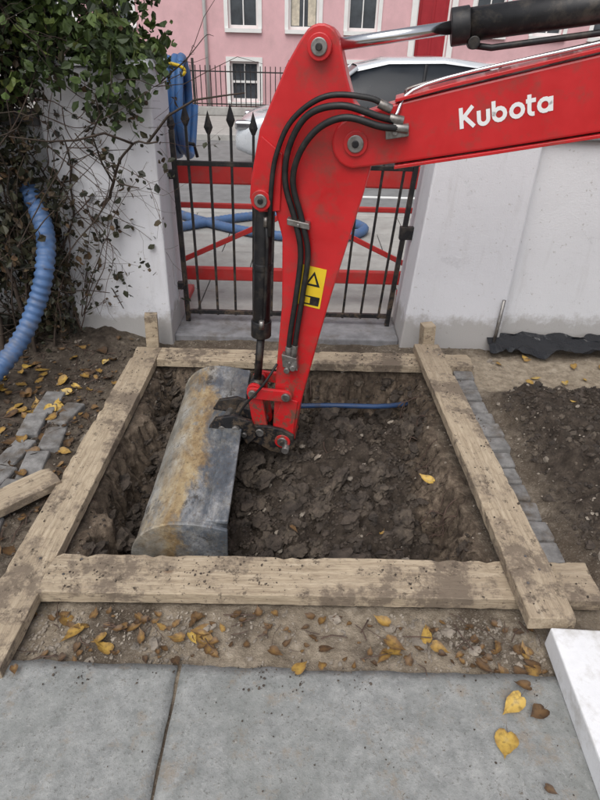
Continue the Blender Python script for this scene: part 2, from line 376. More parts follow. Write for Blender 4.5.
# foreground paving slabs
def slab(V,F,x0,x1,y0,y1,zt,th,seed,step=.03):
    nx=max(2,int((x1-x0)/step)); ny=max(2,int((y1-y0)/step)); xs=np.linspace(x0,x1,nx);ys=np.linspace(y0,y1,ny)
    A,B=np.meshgrid(xs,ys); ed=np.minimum(np.minimum(A-x0,x1-A),np.minimum(B-y0,y1-B))
    Zs=zt+(fbm(A,B,5,4,seed)-.5)*.010-.006*(1-sst(0,.02,ed))
    j=(fbm(A,B,14,3,seed+5)-.5)*.026
    A2=A+np.where((A==x0)|(A==x1),j*.5,0); B2=B+np.where((B==y0)|(B==y1),j,0)
    for z in (Zs,np.full_like(Zs,zt-th)): V+=np.stack([A2.ravel(),B2.ravel(),z.ravel()],1).tolist()
    N=nx*ny; n=len(V)-2*N; id=np.arange(N).reshape(ny,nx)+n
    F+=np.stack([id[:-1,:-1].ravel(),id[:-1,1:].ravel(),id[1:,1:].ravel(),id[1:,:-1].ravel()],1).tolist()
    bd=[id[0,i] for i in range(nx)]+[id[i,-1] for i in range(1,ny)]+[id[-1,i] for i in range(nx-2,-1,-1)]+[id[i,0] for i in range(ny-2,0,-1)]
    for a,b in zip(bd,bd[1:]+bd[:1]): F.append([a,a+N,b+N,b])
V=[];F=[]
slab(V,F,-1.9,-.359,.08,1.035,.004,.06,1); slab(V,F,-.350,1.62,.05,1.03,.006,.06,9)
slab(V,F,-1.9,.3,-.9,.065,.004,.06,19); slab(V,F,.31,1.62,-.9,.035,.004,.06,29); slab(V,F,1.63,3.0,-.9,1.03,.0,.06,39,.06); slab(V,F,-3.2,-1.91,-.9,1.03,.0,.06,49,.06)
fixn(mk('stone_pavement',V,F,M_slab,smooth=True))

# timber boards
def plank(name,p0,p1,w,th,z0,seed):
    p0=Vector((*p0,0));p1=Vector((*p1,0)); L=(p1-p0).length; n=int(L/.03); r=random.Random(seed)
    V=[];F=[]; ring=[(-.5,0),(-.17,0),(.17,0),(.5,0),(.5,.5),(.5,1),(.17,1),(-.17,1),(-.5,1),(-.5,.5)]; m=len(ring)
    for i in range(n+1):
        x=-L/2+L*i/n; bow=.004*math.sin(i/n*3.1+seed)
        ch=[r.uniform(0,.009) if r.random()<.16 else 0 for _ in range(2)]
        for (y,z) in ring:
            c=ch[0] if (y==.5 and z==1) else ch[1] if (y==-.5 and z==1) else 0
            V.append((x+(r.uniform(-.006,.006) if i in(0,n) else 0),y*w+r.uniform(-.0015,.0015)+bow-c*(1 if y>0 else -1)*.6,z*th+r.uniform(-.0012,.0012)-c))
    for i in range(n):
        for k in range(m): a=i*m+k;b=i*m+(k+1)%m; F.append((a,b,b+m,a+m))
    F.append(tuple(range(m))[::-1]); F.append(tuple(n*m+k for k in range(m)))
    o=mk(name,V,F,M_wood,bevel=.003); fixn(o)
    c=(p0+p1)/2; o.location=(c.x,c.y,z0); o.rotation_euler=(0,0,math.atan2(p1.y-p0.y,p1.x-p0.x)); return o
plank('timber_board',(-.885,1.335),(1.07,1.365),.172,.052,-.002,1)
plank('timber_board.001',(-.955,.975),(-.945,3.09),.155,.048,.000,2)
plank('timber_board.002',(-.865,3.01),(1.03,3.02),.155,.050,.0,3)
plank('timber_board.003',(.835,1.16),(.775,3.12),.155,.048,.055,4)
plank('timber_board.004',(-1.38,1.52),(-1.05,1.86),.13,.04,.02,5)
def peg(name,x,y,h,s,tilt):
    R=Matrix.Rotation(tilt,3,'Y')@Matrix.Rotation(.2,3,'Z')
    mk(name,rbox((x,y,h/2),(s,s,h),R),BF,M_wood,bevel=.003)
peg('timber_peg',-.93,3.15,.24,.075,.05); peg('timber_peg.001',.78,3.16,.22,.075,-.06)
V=[];F=[]
for (x,y,z) in ((.80,1.30,.103),(.86,1.36,.103),(.83,1.42,.103),(-.82,1.33,.05),(-.78,1.40,.05),(.76,3.02,.103),(.82,2.98,.103),(-.95,3.02,.048),(-.93,1.4,.048)): tubeg([(x,y,z-.01),(x,y,z+.003)],.005,8,V=V,F=F)
mk('nail_heads',V,F,M_steel)

def bricks(name,lst):
    V=[]
    for (x,y,z,L,W,a) in lst:
        R=Matrix.Rotation(a,3,'Z')@Matrix.Rotation(random.uniform(-.09,.09),3,'X')@Matrix.Rotation(random.uniform(-.05,.05),3,'Y')
        V.append(rbox((x,y,z),(W,L,.06),R))
    return boxes(name,V,M_brick,bevel=.009)
bricks('brick_edging',[(.965+.01*math.sin(i),1.42+i*.115,-.014+random.uniform(-.010,.006),.105,.115,random.uniform(-.08,.08)) for i in range(14)])
bricks('brick_edging.001',[(-1.22-.13*(j)+random.uniform(-.02,.02),1.55+i*.215+.1*j,-.018+random.uniform(-.014,.012),.20,.105,random.uniform(-.2,.2)) for i in range(5) for j in range(2)])

V=bverts(-.25,.25,-.36,.36,0,.085)
o=mk('polystyrene_block',V,BF,M_foam,bevel=.006); o.location=(1.06,.77,.004); o.rotation_euler=(0,0,math.radians(-2))
box('gate_threshold',-.84,.64,3.34,3.74,-.15,.018,M_coping,bevel=.01)
xs=np.linspace(1.2,3.4,110); rows=7; V=[];F=[]
for j in range(rows):
    for i,x in enumerate(xs):
        t=j/(rows-1); w=float(fbm(np.array([x]),np.array([j*.13]),9,4,61)[0])
        V.append((x,3.335-.15*t+.10*(w-.5),.10*(1-t)**1.3+.07*w*(.3+t)-.015))
for j in range(rows-1):
    for i in range(109): a=j*110+i; F.append((a,a+1,a+111,a+110))
mk('polythene_sheet',V,F,M_sheet)
tube('grey_conduit',[(1.24,3.27,-.02),(1.25,3.28,.34)],.011,M_steel)
tube('blue_water_pipe',spline([(-.02,2.80,-.17),(.2,2.77,-.14),(.45,2.78,-.145),(.60,2.83,-.16),(.75,2.9,-.17)]),.015,M_bluepipe)
V=[];F=[]
for i in range(50):
    if i%4<3: p=Vector((.70,random.uniform(1.7,2.85),-random.uniform(.02,.14))); d=Vector((-.04,0,0))
    else: p=Vector((random.uniform(-.7,.7),2.94,-.06)); d=Vector((0,-.04,0))
    pts=[p]
    for k in range(5): pts.append(pts[-1]+d*random.uniform(.1,.9)+Vector((random.uniform(-.01,.01),random.uniform(-.04,.04),-random.uniform(0,.07))))
    tubeg(spline(pts,3),random.uniform(.001,.004),5,V=V,F=F)
mk('tree_roots',V,F,M_stem,smooth=True)

def leaves(name,items,mat,curl=.22):
    V=[];F=[];A=[]
    base=[(0,-.40),(.12,-.50),(.30,-.46),(.44,-.28),(.46,-.06),(.40,.10),(.31,.26),(.17,.42),(.06,.58),(0,.74),(-.05,.56),(-.18,.42),(-.30,.27),(-.41,.10),(-.47,-.08),(-.43,-.30),(-.30,-.47),(-.12,-.50)]
    m=len(base)
    for (x,y,z,s,tint) in items:
        n=len(V); yaw=random.uniform(0,6.28); tl=random.gauss(0,curl); tr=random.gauss(0,curl)
        R=Matrix.Rotation(yaw,3,'Z')@Matrix.Rotation(tl,3,'X')@Matrix.Rotation(tr,3,'Y')
        cv=random.uniform(-.3,1.4); c=Vector((x,y,z)); wd=random.uniform(.6,1.05); tw=random.uniform(-.8,.8)
        V.append(tuple(c+R@Vector((0,-.1*s,0)))); A.append(min(1,tint+.1))
        for ring,q in ((.55,.55),(1.0,1.0)):
            for (a,b) in base:
                a1=a*q*wd*random.uniform(.90,1.08); b1=-.1+(b+.1)*q*random.uniform(.94,1.05)
                V.append(tuple(c+R@Vector((a1*s,b1*s,(cv*(a1*a1+.35*b1*b1)+tw*a1*b1+random.uniform(0,.05)*q)*s)))); A.append(min(1,max(0,tint+random.uniform(-.06,.06)-(random.uniform(0,.3) if q==1 else 0))))
        for k in range(m):
            k2=(k+1)%m; F.append((n,n+1+k,n+1+k2)); F.append((n+1+k,n+1+m+k,n+1+m+k2,n+1+k2))
        k=len(V); p=c+R@Vector((0,-.40*s,0)); q=c+R@Vector((.1*s,-.95*s,.06*s)); w=R@Vector((.013*s,0,0))
        V+= [tuple(p-w),tuple(p+w),tuple(q)]; A+=[.1]*3; F.append((k,k+1,k+2))
    return mk(name,V,F,mat,attrs={'rnd':A},smooth=True)
it=[]
def addl(n,x0,x1,y0,y1,s0,s1,t0=.1,t1=.95,zoff=.006):
    for i in range(n):
        x=random.uniform(x0,x1);y=random.uniform(y0,y1); z=max(gz(x,y),0.008 if y<1.03 else -1)+zoff+random.uniform(0,.010)
        it.append((x,y,z,random.uniform(s0,s1),random.uniform(t0,t1)))
addl(90,-2.0,-1.03,1.6,3.1,.03,.07,.0,.65); addl(30,-1.75,-1.08,2.35,2.95,.05,.08,.5,1.0)
addl(9,-.86,-.3,1.07,1.22,.045,.07,.3,.9); addl(14,-.86,-.25,1.07,1.22,.03,.05,.1,.5); addl(8,-.25,.2,1.07,1.23,.025,.045,.0,.5); addl(6,.28,.48,1.09,1.22,.05,.065,.4,.9); addl(12,-1.5,-1.0,1.05,1.6,.04,.06,.1,.6)
addl(110,-.9,1.0,1.04,1.24,.012,.035,.0,.35); addl(220,-2,-1.03,1.2,3.2,.012,.04,0,.35)
addl(10,.60,.80,1.03,1.14,.03,.055,.1,.45); addl(9,-.8,.65,1.6,2.9,.02,.045,.1,.6); addl(14,1.0,2.1,2.75,3.2,.03,.06,.4,.95); addl(5,1.1,2.0,1.6,2.7,.03,.045)
for (x,y,s,t) in ((.655,.925,.072,.85),(.60,.815,.070,.82),(.70,.98,.05,.25),(.72,.90,.05,.15),(.02,1.02,.05,.6),(.09,1.03,.03,.4),(.58,1.93,.065,.85),(-.85,.99,.03,.3),(.68,.70,.03,.1)):
    it.append((x,y,max(gz(x,y),.008)+.014,s,t))
leaves('fallen_leaves',it,M_lf)

# ---------------------------------------------------------------- gate pillars & walls
def hexa(name,b,t,z0,z1,mat,parent=None,bevel=.012):
    vb=bverts(b[0],b[1],b[2],b[3],z0,z1); vt=bverts(t[0],t[1],t[2],t[3],z0,z1)
    return mk(name,vb[:4]+vt[4:],BF,mat,parent,bevel=bevel)
e=empty('gate_pillar'); hexa('shaft',(-1.44,-.84,3.28,3.72),(-1.42,-.815,3.29,3.71),-.15,1.53,M_wall,e); hexa('cap',(-1.45,-.795,3.27,3.73),(-1.43,-.815,3.30,3.70),1.533,1.57,M_wall,e)
e=empty('gate_pillar.001'); hexa('shaft',(.635,1.285,3.30,3.72),(.72,1.28,3.31,3.71),-.15,1.27,M_wall,e); hexa('cap',(.70,1.30,3.29,3.73),(.72,1.28,3.32,3.70),1.273,1.31,M_wall,e)
e=empty('garden_wall'); box('wall_body',1.289,9,3.37,3.62,-.15,1.24,M_wall2,e,.01)
boxes('coping',[(1.30+i*.62,1.30+i*.62+.61,3.33,3.66,1.243,1.30) for i in range(12)],M_coping,e,.008)
e=empty('garden_wall.001'); box('wall_body',-9,-1.455,3.40,3.62,-.15,1.24,M_wall2,e,.01)
boxes('coping',[(-1.46-i*.62-.61,-1.46-i*.62,3.36,3.66,1.243,1.30) for i in range(12)],M_coping,e,.008)

# ---------------------------------------------------------------- iron gate
g=empty('iron_gate')
def bar(lst,x0,z0,x1,z1,y,w):
    d=w/2
    lst.append([(x0-d,y-d,z0),(x0+d,y-d,z0),(x0+d,y+d,z0),(x0-d,y+d,z0),(x1-d,y-d,z1),(x1+d,y-d,z1),(x1+d,y+d,z1),(x1-d,y+d,z1)])
GY=3.56; L=[]; SP=[]
n=11
for i in range(n):
    t=i/(n-1); xb=-.70+t*(.52+.70); xt=-.70+t*(.60+.70)
    h=1.24 if i%2==0 else 1.20
    bar(L,xb,.07,xt,h,GY,.015)
    SP.append((xt,GY,h))
boxes('pickets',L,M_black,g)
V=[];F=[]
for (x,y,z) in SP:
    n0=len(V); V+=[(x-.010,y,z),(x,y-.010,z),(x+.010,y,z),(x,y+.010,z),(x-.026,y,z+.035),(x,y-.012,z+.035),(x+.026,y,z+.035),(x,y+.012,z+.035),(x,y,z+.125)]
    for k in range(4):
        a=n0+k;b=n0+(k+1)%4; F.append((a,b,b+4,a+4)); F.append((a+4,b+4,n0+8))
mk('spearheads',V,F,M_black,g)
L=[]
for z in (.09,1.04): L.append((-.775,.575+.06*z,GY-.012,GY+.012,z-.014,z+.014))
boxes('rails',L,M_black,g,.002)
L=[]; bar(L,-.785,0.02,-.785,1.22,GY,.030); bar(L,.585,.02,.665,1.22,GY,.030); boxes('stiles',L,M_black,g,.003)
boxes('hinges',[(-.85,-.78,GY-.02,GY+.02,.25,.30),(-.85,-.78,GY-.02,GY+.02,.95,1.0),(.60,.70,GY-.02,GY+.02,.62,.70)],M_black,g,.004)
V=[];F=[]
for x,z in((-.785,1.22),(.665,1.22)):
    tubeg([(x,GY,z),(x,GY,z+.02),(x,GY,z+.05),(x,GY,z+.09)],.02,8,radf=lambda i,n:[.012,.024,.020,.003][i],V=V,F=F)
mk('finials',V,F,M_black,g)

# ---------------------------------------------------------------- red works barrier
def barrier(name,x0,x1,y):
    e=empty(name); B=y
    boxes('boards',[(x0,x1,B-.02,B+.02,.85,.99),(x0,x1,B-.02,B+.02,.18,.28)],M_redp,e,.012)
    bx=[]; m=(x0+x1)/2
    for x in (x0+.02,m-.03,m+.03,x1-.02): bx.append((x-.02,x+.02,B-.045,B-.021,.02,1.0))
    bx.append((x0,x1,B-.044,B-.022,.70,.735))
    boxes('frame',bx,M_redp,e,.006)
    d=[]
    for (a,za,b,zb) in ((x0+.04,.30,m-.05,.68),(m+.05,.68,x1-.04,.30)):
        c=Vector(((a+b)/2,B-.033,(za+zb)/2)); L=math.hypot(b-a,zb-za); d.append(rbox(c,(L,.018,.035),Matrix.Rotation(-math.atan2(zb-za,b-a),3,'Y')))
    boxes('braces',d,M_redp,e,.004)
    boxes('feet',[(x-.03,x+.03,B-.25,B+.25,.0,.05) for x in(x0+.1,x1-.1)],M_redp,e,.01)
barrier('works_barrier',-.98,.86,3.93)
e=empty('coiled_blue_hose')
pts=[]
for k in range(6*28+1):
    a=2*math.pi*k/28; r=.265+.018*math.sin(k*.9)+.014*math.sin(k*.13)
    pts.append(Vector((-.99+.038*k/28+.012*math.sin(a),4.03+r*math.cos(a)*.8,1.29+r*math.sin(a))))
tube('hose_coils',pts,.024,M_blue,e,10)
tube('hanging_strap',[(-1.0,4.03,1.0),(-1.0,4.0,1.08),(-.87,3.98,1.10),(-.74,4.0,1.08),(-.73,4.03,1.0)],.012,M_black,e,8)
tube('yellow_tie',[Vector((-.87+.13*math.cos(a),3.88,1.50+.04*math.sin(a))) for a in np.linspace(0,2*math.pi,17)],.010,M_yellow,e,8)
hp=resample(spline([(-1.9,6.9,.05),(-1.3,6.2,.05),(-.6,5.68,.05),(.0,5.5,.05),(.42,5.58,.05),(.62,5.9,.05),(.3,6.25,.05),(-.5,6.3,.05),(-1.5,5.6,.05)]),.025)
tube('blue_hose',hp,.045,M_bluehose,seg=10,radf=lambda i,n:.048 if i%2 else .042)
hp=resample(spline([(-2.5,1.75,.08),(-2.0,2.12,.08),(-1.68,2.46,.11),(-1.53,2.68,.25),(-1.43,2.80,.44),(-1.37,2.86,.62),(-1.40,3.02,.78),(-1.55,3.25,.95)],20),.010)
tube('blue_hose.001',hp,.05,M_bluehose,seg=16,radf=lambda i,n:[.050,.050,.043,.043][i%4])

# ---------------------------------------------------------------- excavator arm
ex=empty('mini_excavator')
c8,s8=math.cos(math.radians(8)),math.sin(math.radians(8))
def A(u,z,v=0): return Vector((-.10+u*c8-v*s8, 2.35-u*s8-v*c8, z))
def plate(name,poly,v0,v1,mat,bevel=.006):
    n=len(poly); V=[A(u,z,v0) for u,z in poly]+[A(u,z,v1) for u,z in poly]
    F=[tuple(range(n))[::-1],tuple(range(n,2*n))]+[(i,(i+1)%n,(i+1)%n+n,i+n) for i in range(n)]
    o=mk(name,V,F,mat,ex,bevel=bevel); fixn(o); return o
def pin(name,u,z,r,v0,v1,mat): return cyl(name,A(u,z,v0),A(u,z,v1),r,mat,ex,24,.003)
def arc(cu,cz,r,a0,a1,n=10): return [(cu+r*math.cos(math.radians(a0+(a1-a0)*i/n)),cz+r*math.sin(math.radians(a0+(a1-a0)*i/n))) for i in range(n+1)]
dip=[(.075,1.66)]+arc(.148,1.645,.068,150,10,8)+[(.245,1.56),(.275,1.48),(.335,1.42)]+arc(.293,1.35,.082,40,-30,6)+[(.335,1.17),(.232,.75),(.178,.50),(.11,.17),(.085,-.02)]+arc(.03,-.03,.058,0,-180,8)+[(-.02,.12),(-.012,.30),(.018,.69),(.018,.98),(-.01,1.085),(-.09,1.085),(-.115,1.13),(-.108,1.20),(-.07,1.38),(.03,1.59)]
plate('dipper_arm',dip,-.06,.06,M_red,.007)
plate('dipper_nose_plate',[(-.075,1.08),(-.105,1.13),(-.10,1.20),(-.06,1.36),(.02,1.30),(.01,1.09)],.061,.072,M_red,.003)
plate('dipper_tip_plate',arc(.03,-.03,.05,180,360,8)+[(.085,.06),(.10,.20),(.03,.22),(-.01,.10)],.061,.070,M_red,.003)
boom=arc(.293,1.35,.088,95,265,10)+[(.44,1.288),(.776,1.352),(1.139,1.424),(1.7,1.53),(2.3,1.45),(2.75,1.1),(2.95,1.15),(2.75,1.55),(2.3,1.82),(1.7,1.80),(1.074,1.65),(.60,1.53),(.40,1.478)]
plate('boom',boom,-.082,.082,M_red,.008)
for nm,pl in (('boom_top_flange',[(.42,1.487),(.60,1.537),(1.074,1.657),(1.7,1.807),(1.7,1.819),(1.074,1.669),(.60,1.549),(.42,1.499)]),('boom_bottom_flange',[(.44,1.282),(.776,1.346),(1.139,1.418),(1.7,1.524),(1.7,1.512),(1.139,1.406),(.776,1.334),(.44,1.270)])):
    plate(nm,pl,-.092,.092,M_red,.002)
for (u,z,r) in ((.148,1.645,.028),(.293,1.35,.030),(-.062,1.13,.026),(.03,-.03,.026)):
    for sg in (1,-1):
        pin('pin_boss',u,z,r+.014,sg*.06,sg*.094,M_red)
        pin('pin_head',u,z,r,sg*.092,sg*.102,M_steel); pin('pin_bolt',u,z,r*.42,sg*.1,sg*.110,M_black)
cyl('dipper_cylinder_rod',A(.148,1.645),A(.60,1.712),.020,M_chrome,ex)
cyl('dipper_cylinder_eye',A(.148,1.645,-.05),A(.148,1.645,.05),.045,M_black,ex)
cyl('dipper_cylinder_gland',A(.58,1.709),A(.64,1.718),.056,M_black,ex,24,.004)
cyl('dipper_cylinder_barrel',A(.63,1.7165),A(1.5,1.84),.049,M_black,ex,24)
cyl('dipper_cylinder_mount',A(1.5,1.84),A(1.9,1.86),.04,M_black,ex)
tube('cylinder_feed_pipe',[A(.66,1.66,.02),A(.72,1.655,.03),A(1.1,1.71,.03),A(1.8,1.81,.03)],.010,M_black,ex)
pin('feed_block',.66,1.668,.02,-.02,.04,M_black)
cyl('bucket_cylinder_barrel',A(-.066,1.10),A(-.088,.56),.040,M_black,ex,24,.003)
cyl('bucket_cylinder_gland',A(-.0875,.58),A(-.090,.50),.047,M_black,ex,24,.004)
cyl('bucket_cylinder_cap',A(-.062,1.16),A(-.067,1.08),.045,M_black,ex,24,.004)
cyl('bucket_cylinder_band',A(-.076,.85),A(-.077,.82),.043,M_black,ex,24,.002)
cyl('bucket_cylinder_rod',A(-.090,.50),A(-.112,.26),.019,M_black,ex)
tube('cylinder_side_pipe',[A(-.05,1.05,.05),A(-.045,.95,.05),A(-.06,.62,.05),A(-.075,.58,.03)],.008,M_black,ex)
cyl('bucket_rod_eye',A(-.115,.235,-.045),A(-.115,.235,.045),.036,M_black,ex,20)
for (a,b) in (((-.05,1.06),(-.05,1.02)),((-.075,.60),(-.075,.56))): cyl('port_fitting',A(a[0],a[1],.052),A(b[0],b[1],.052),.013,M_steel,ex,6)
def link(name,a,b,w,v0,v1,mat):
    d=Vector((b[0]-a[0],b[1]-a[1])); an=math.degrees(math.atan2(d.y,d.x))
    poly=arc(a[0],a[1],w,an+90,an+270,8)+arc(b[0],b[1],w,an-90,an+90,8)
    plate(name,poly,v0,v1,mat,.003)
for sg in(1,-1):
    link('tipping_link',(-.115,.235),(.045,.235),.030,sg*.075,sg*.093,M_red)
    link('bucket_link',(-.115,.235),(-.085,.01),.036,sg*.046,sg*.0695,M_red)
pin('link_pin',-.115,.235,.021,-.105,.105,M_steel); pin('link_pin',.045,.235,.021,-.105,.105,M_steel); pin('link_pin',-.085,.01,.021,-.10,.10,M_steel)
for sg in(1,-1):
    plate('quick_hitch_side',[(-.30,.065),(-.24,.085),(-.12,.045),(-.04,.05),(.03,.04),(.085,.01),(.095,-.06),(.05,-.11),(-.03,-.10),(-.10,-.06),(-.22,-.03),(-.25,-.075),(-.31,-.07),(-.335,-.02)],sg*.0715,sg*.0915,M_black,.004)
plate('quick_hitch_body',[(-.27,.04),(-.1,.025),(-.02,-.07),(-.12,-.05),(-.26,-.02)],-.06,.06,M_black,.004)
plate('quick_hitch_latch',[(-.22,.085),(-.17,.115),(-.10,.10),(-.09,.07),(-.15,.05)],-.045,.045,M_black,.004)
for (u,z) in((-.27,.03),(-.20,.035),(.05,-.06)): pin('hitch_pin',u,z,.019,-.13,.13,M_steel)
pin('hitch_lock',-.16,.0,.014,-.12,.12,M_steel)
tube('hitch_hose',spline([A(.0,.40,.075),A(-.06,.30,.11),A(-.16,.16,.10),A(-.2,.07,.08)],6),.006,M_rubber,ex)
def hose(nm,p,v,r=.012): tube(nm,spline([A(a,b,v if len(t)==0 else t[0]) for a,b,*t in p],8),r,M_rubber,ex)
hose('hydraulic_hose_1',[(.44,1.43,.11),(.37,1.445,.13),(.24,1.475,.14),(.12,1.44,.12),(.05,1.33,.10),(.035,1.20,.09),(.075,1.06,.085),(.10,.93,.085),(.085,.75,.085),(.06,.55,.085),(.05,.40,.08)],.09,.012)
hose('hydraulic_hose_2',[(.46,1.41,.11),(.38,1.415,.14),(.26,1.44,.15),(.16,1.40,.13),(.09,1.31,.11),(.065,1.20,.09),(.103,1.06,.085),(.130,.93,.085),(.113,.75,.085),(.088,.55,.085),(.078,.42,.08)],.09,.012)
hose('hydraulic_hose_3',[(.40,1.47,.11),(.33,1.50,.12),(.18,1.50,.12),(.06,1.42,.10),(.0,1.30,.09),(-.02,1.18,.09),(-.03,1.05,.07),(-.035,.98,.05)],.09,.010)
plate('hose_clamp',[(.045,1.045),(.135,1.03),(.133,1.055),(.043,1.07)],.061,.101,M_steel,.003)
plate('hose_clamp',[(.03,.40),(.10,.385),(.095,.45),(.025,.465)],.061,.100,M_steel,.003)
pin('hose_union',.05,.385,.014,.06,.11,M_steel); pin('hose_union',.078,.40,.014,.06,.11,M_steel)
pin('clamp_bolt',.09,1.047,.007,.101,.110,M_steel); pin('clamp_bolt',.062,.425,.007,.100,.108,M_steel)
for (a,b,v) in (((.455,1.433),(.405,1.441),.112),((.475,1.408),(.42,1.412),.113),((.41,1.467),(.365,1.485),.112)): cyl('hose_ferrule',A(*a,v),A(*b,v+.006),.0155,M_steel,ex,12,.002)
for (a,b) in (((.051,.44),(.056,.50)),((.079,.455),(.084,.51))): cyl('hose_ferrule',A(*a,.083),A(*b,.085),.015,M_steel,ex,12,.002)
plate('hose_bracket',[(.40,1.37),(.48,1.385),(.475,1.425),(.395,1.41)],.083,.115,M_steel,.003)
pin('bracket_bolt',.43,1.395,.010,.115,.125,M_steel)
for k,(dz,vv) in enumerate(((.018,.05),(.018,-.01))):
    tube('boom_pipe_%d'%k,spline([A(.42,1.44,.11) if k==0 else A(.45,1.49+dz,vv),A(.52,1.525+dz,vv),A(1.074,1.662+dz,vv),A(1.7,1.812+dz,vv)],6),.0065,M_chrome if k!=1 else M_steel,ex)
def lettering():
    strokes=[]
    def circ(cx,cy,r,a0=0,a1=360,n=14,sx=1): return [(cx+sx*r*math.cos(math.radians(a0+(a1-a0)*i/n)),cy+r*math.sin(math.radians(a0+(a1-a0)*i/n))) for i in range(n+1)]
    strokes+= [[(0,0),(0,1)],[(.62,1),(.05,.45)],[(.16,.56),(.66,0)]]
    strokes+= [[(.95,.68),(.95,.25)]+circ(1.2,.25,.25,180,360)+[(1.45,.68)]]
    strokes+= [[(1.75,1.0),(1.75,.33)],circ(2.05,.33,.30)]
    strokes+= [circ(2.98,.33,.31)]
    strokes+= [[(3.62,.95),(3.62,.22)]+circ(3.82,.2,.2,180,280,6),[(3.48,.68),(3.92,.68)]]
    strokes+= [circ(4.42,.33,.30),[(4.74,.66),(4.74,0)]]
    V=[];F=[]; ca,sa=math.cos(math.radians(13.2)),math.sin(math.radians(13.2)); sc=.0615; w=.0066
    for st in strokes:
        pts=[(.660+(x*ca-y*sa)*sc, 1.415+(x*sa+y*ca)*sc) for x,y in st]
        for i in range(len(pts)-1):
            (a,b),(c,d)=pts[i],pts[i+1]; L=math.hypot(c-a,d-b) or 1; tx,tz=(c-a)/L*w*.35,(d-b)/L*w*.35; nx_,nz=-(d-b)/L*w,(c-a)/L*w
            n=len(V); V+=[A(a-tx+nx_,b-tz+nz,.0835),A(a-tx-nx_,b-tz-nz,.0835),A(c+tx-nx_,d+tz-nz,.0835),A(c+tx+nx_,d+tz+nz,.0835)]
            off=(n//4%7)*.00012
            for q in range(n,n+4): V[q]=V[q]+Vector((-s8*off,-c8*off,0))
            F.append((n,n+1,n+2,n+3))
    mk('lettering',V,F,M_wcol,ex)
lettering()
plate('warning_sticker',[(.085,.70),(.185,.683),(.208,.86),(.105,.877)],.0605,.062,M_yellow,.0)
plate('warning_symbol',[(.118,.79),(.182,.780),(.158,.85)],.062,.0628,M_black,.0)
plate('warning_symbol_inner',[(.132,.797),(.168,.792),(.156,.832)],.0628,.0634,M_yellow,.0)
plate('warning_symbol',[(.100,.706),(.178,.694),(.184,.734),(.104,.746)],.062,.0628,M_black,.0)
plate('warning_symbol_inner',[(.106,.712),(.140,.707),(.143,.733),(.109,.739)],.0628,.0634,M_yellow,.0)

bx0=-.482; bz0=-.155; YB0,YB1=1.60,2.88
prof=[(.185,.165),(.12,.185),(.03,.195)]
for a in range(100,281,10): prof.append((.20*math.cos(math.radians(a)),.195*math.sin(math.radians(a))))
prof+= [(.09,-.20),(.15,-.195)]
ctr=Vector((bx0,(YB0+YB1)/2,bz0))
def bucket():
    th=.014; n=len(prof); ny=48; W=(YB1-YB0)/2
    V=[];F=[]
    for j in range(ny+1):
        y=-W+2*W*j/ny
        for i,(x,z) in enumerate(prof):
            dn=float(fbm(np.array([y+9]),np.array([i*.06]),5,3,13)[0]-.5)*.014; k=1+dn/.2
            V.append((x*k,y,z*k))
        for (x,z) in prof: V.append((x*(1-th/.2),y,z*(1-th/.2)))
    m=2*n
    for j in range(ny):
        for i in range(n-1):
            a=j*m+i; F.append((a,a+1,a+1+m,a+m)); a+=n; F.append((a,a+m,a+m+1,a+1))
        a=j*m; F.append((a,a+m,a+n+m,a+n)); a=j*m+n-1; F.append((a,a+n,a+n+m,a+m))
    o=mk('bucket_shell',V,F,M_bucket,ex,smooth=True); fixn(o)
    parts=[o]
    def ext(nm,pl,y0,y1,mat,bv):
        k=len(pl); V=[(x,y0,z) for x,z in pl]+[(x,y1,z) for x,z in pl]
        F=[tuple(range(k)),tuple(range(k,2*k))[::-1]]+[(i,(i+1)%k,(i+1)%k+k,i+k) for i in range(k)]
        e=mk(nm,V,F,mat,ex,bevel=bv); fixn(e); parts.append(e)
    for sg in(-1,1): ext('bucket_end_plate',[(x*1.03,z*1.03) for x,z in prof]+[(.19,0.0)],sg*(W-.004),sg*(W+.014),M_bucket,.004)
    parts.append(mk('cutting_edge',bverts(.12,.20,-W,W,-.222,-.204),BF,M_bucket,ex,bevel=.002))
    parts.append(mk('top_stiffener',bverts(.10,.19,-W+.016,W-.016,.178,.197),BF,M_bucket,ex,bevel=.005))
    for dy in (.03,.20): ext('bucket_ear',[(.02,.18),(.06,.25),(.15,.27),(.24,.24),(.27,.16),(.22,.10),(.18,.16)],dy-.012,dy+.012,M_black,.003)
    for e in parts:
        e.location=ctr; e.rotation_euler=(math.radians(-.5),math.radians(2),math.radians(1.0))
bucket()

# ---------------------------------------------------------------- vegetation
def leafcloud(name,centers,n_each,spread,size,mat,parent=None,hang=.3):
    C=np.array(centers); k=len(C)*n_each
    P=np.repeat(C[:,:3],n_each,0)+rng.normal(0,1,(k,3))*np.array(spread)
    tint=np.clip(np.repeat(rng.uniform(.1,.8,len(C)),n_each)+rng.normal(0,.18,k),0,1)
    s=size*rng.uniform(.5,1.3,k)
    d=rng.normal(0,1,(k,3)); d[:,2]-=hang; d/=np.linalg.norm(d,axis=1)[:,None]
    r=rng.normal(0,1,(k,3)); w=np.cross(d,r); w/=np.linalg.norm(w,axis=1)[:,None]; nn=np.cross(d,w)
    D=d*s[:,None]; W=w*s[:,None]*.38; N=nn*s[:,None]*.12
    V=np.stack([P-D*.5,P-D*.1+W+N,P+D*.3+W*.7+N,P+D*.6,P+D*.3-W*.7+N,P-D*.1-W+N],1).reshape(-1,3)
    b=np.arange(k)[:,None]*6
    F=np.concatenate([b+np.array([[0,1,2,3]]),b+np.array([[0,3,4,5]])],0)
    return mk(name,V.tolist(),F.tolist(),mat,parent,attrs={'rnd':np.repeat(tint,6)})
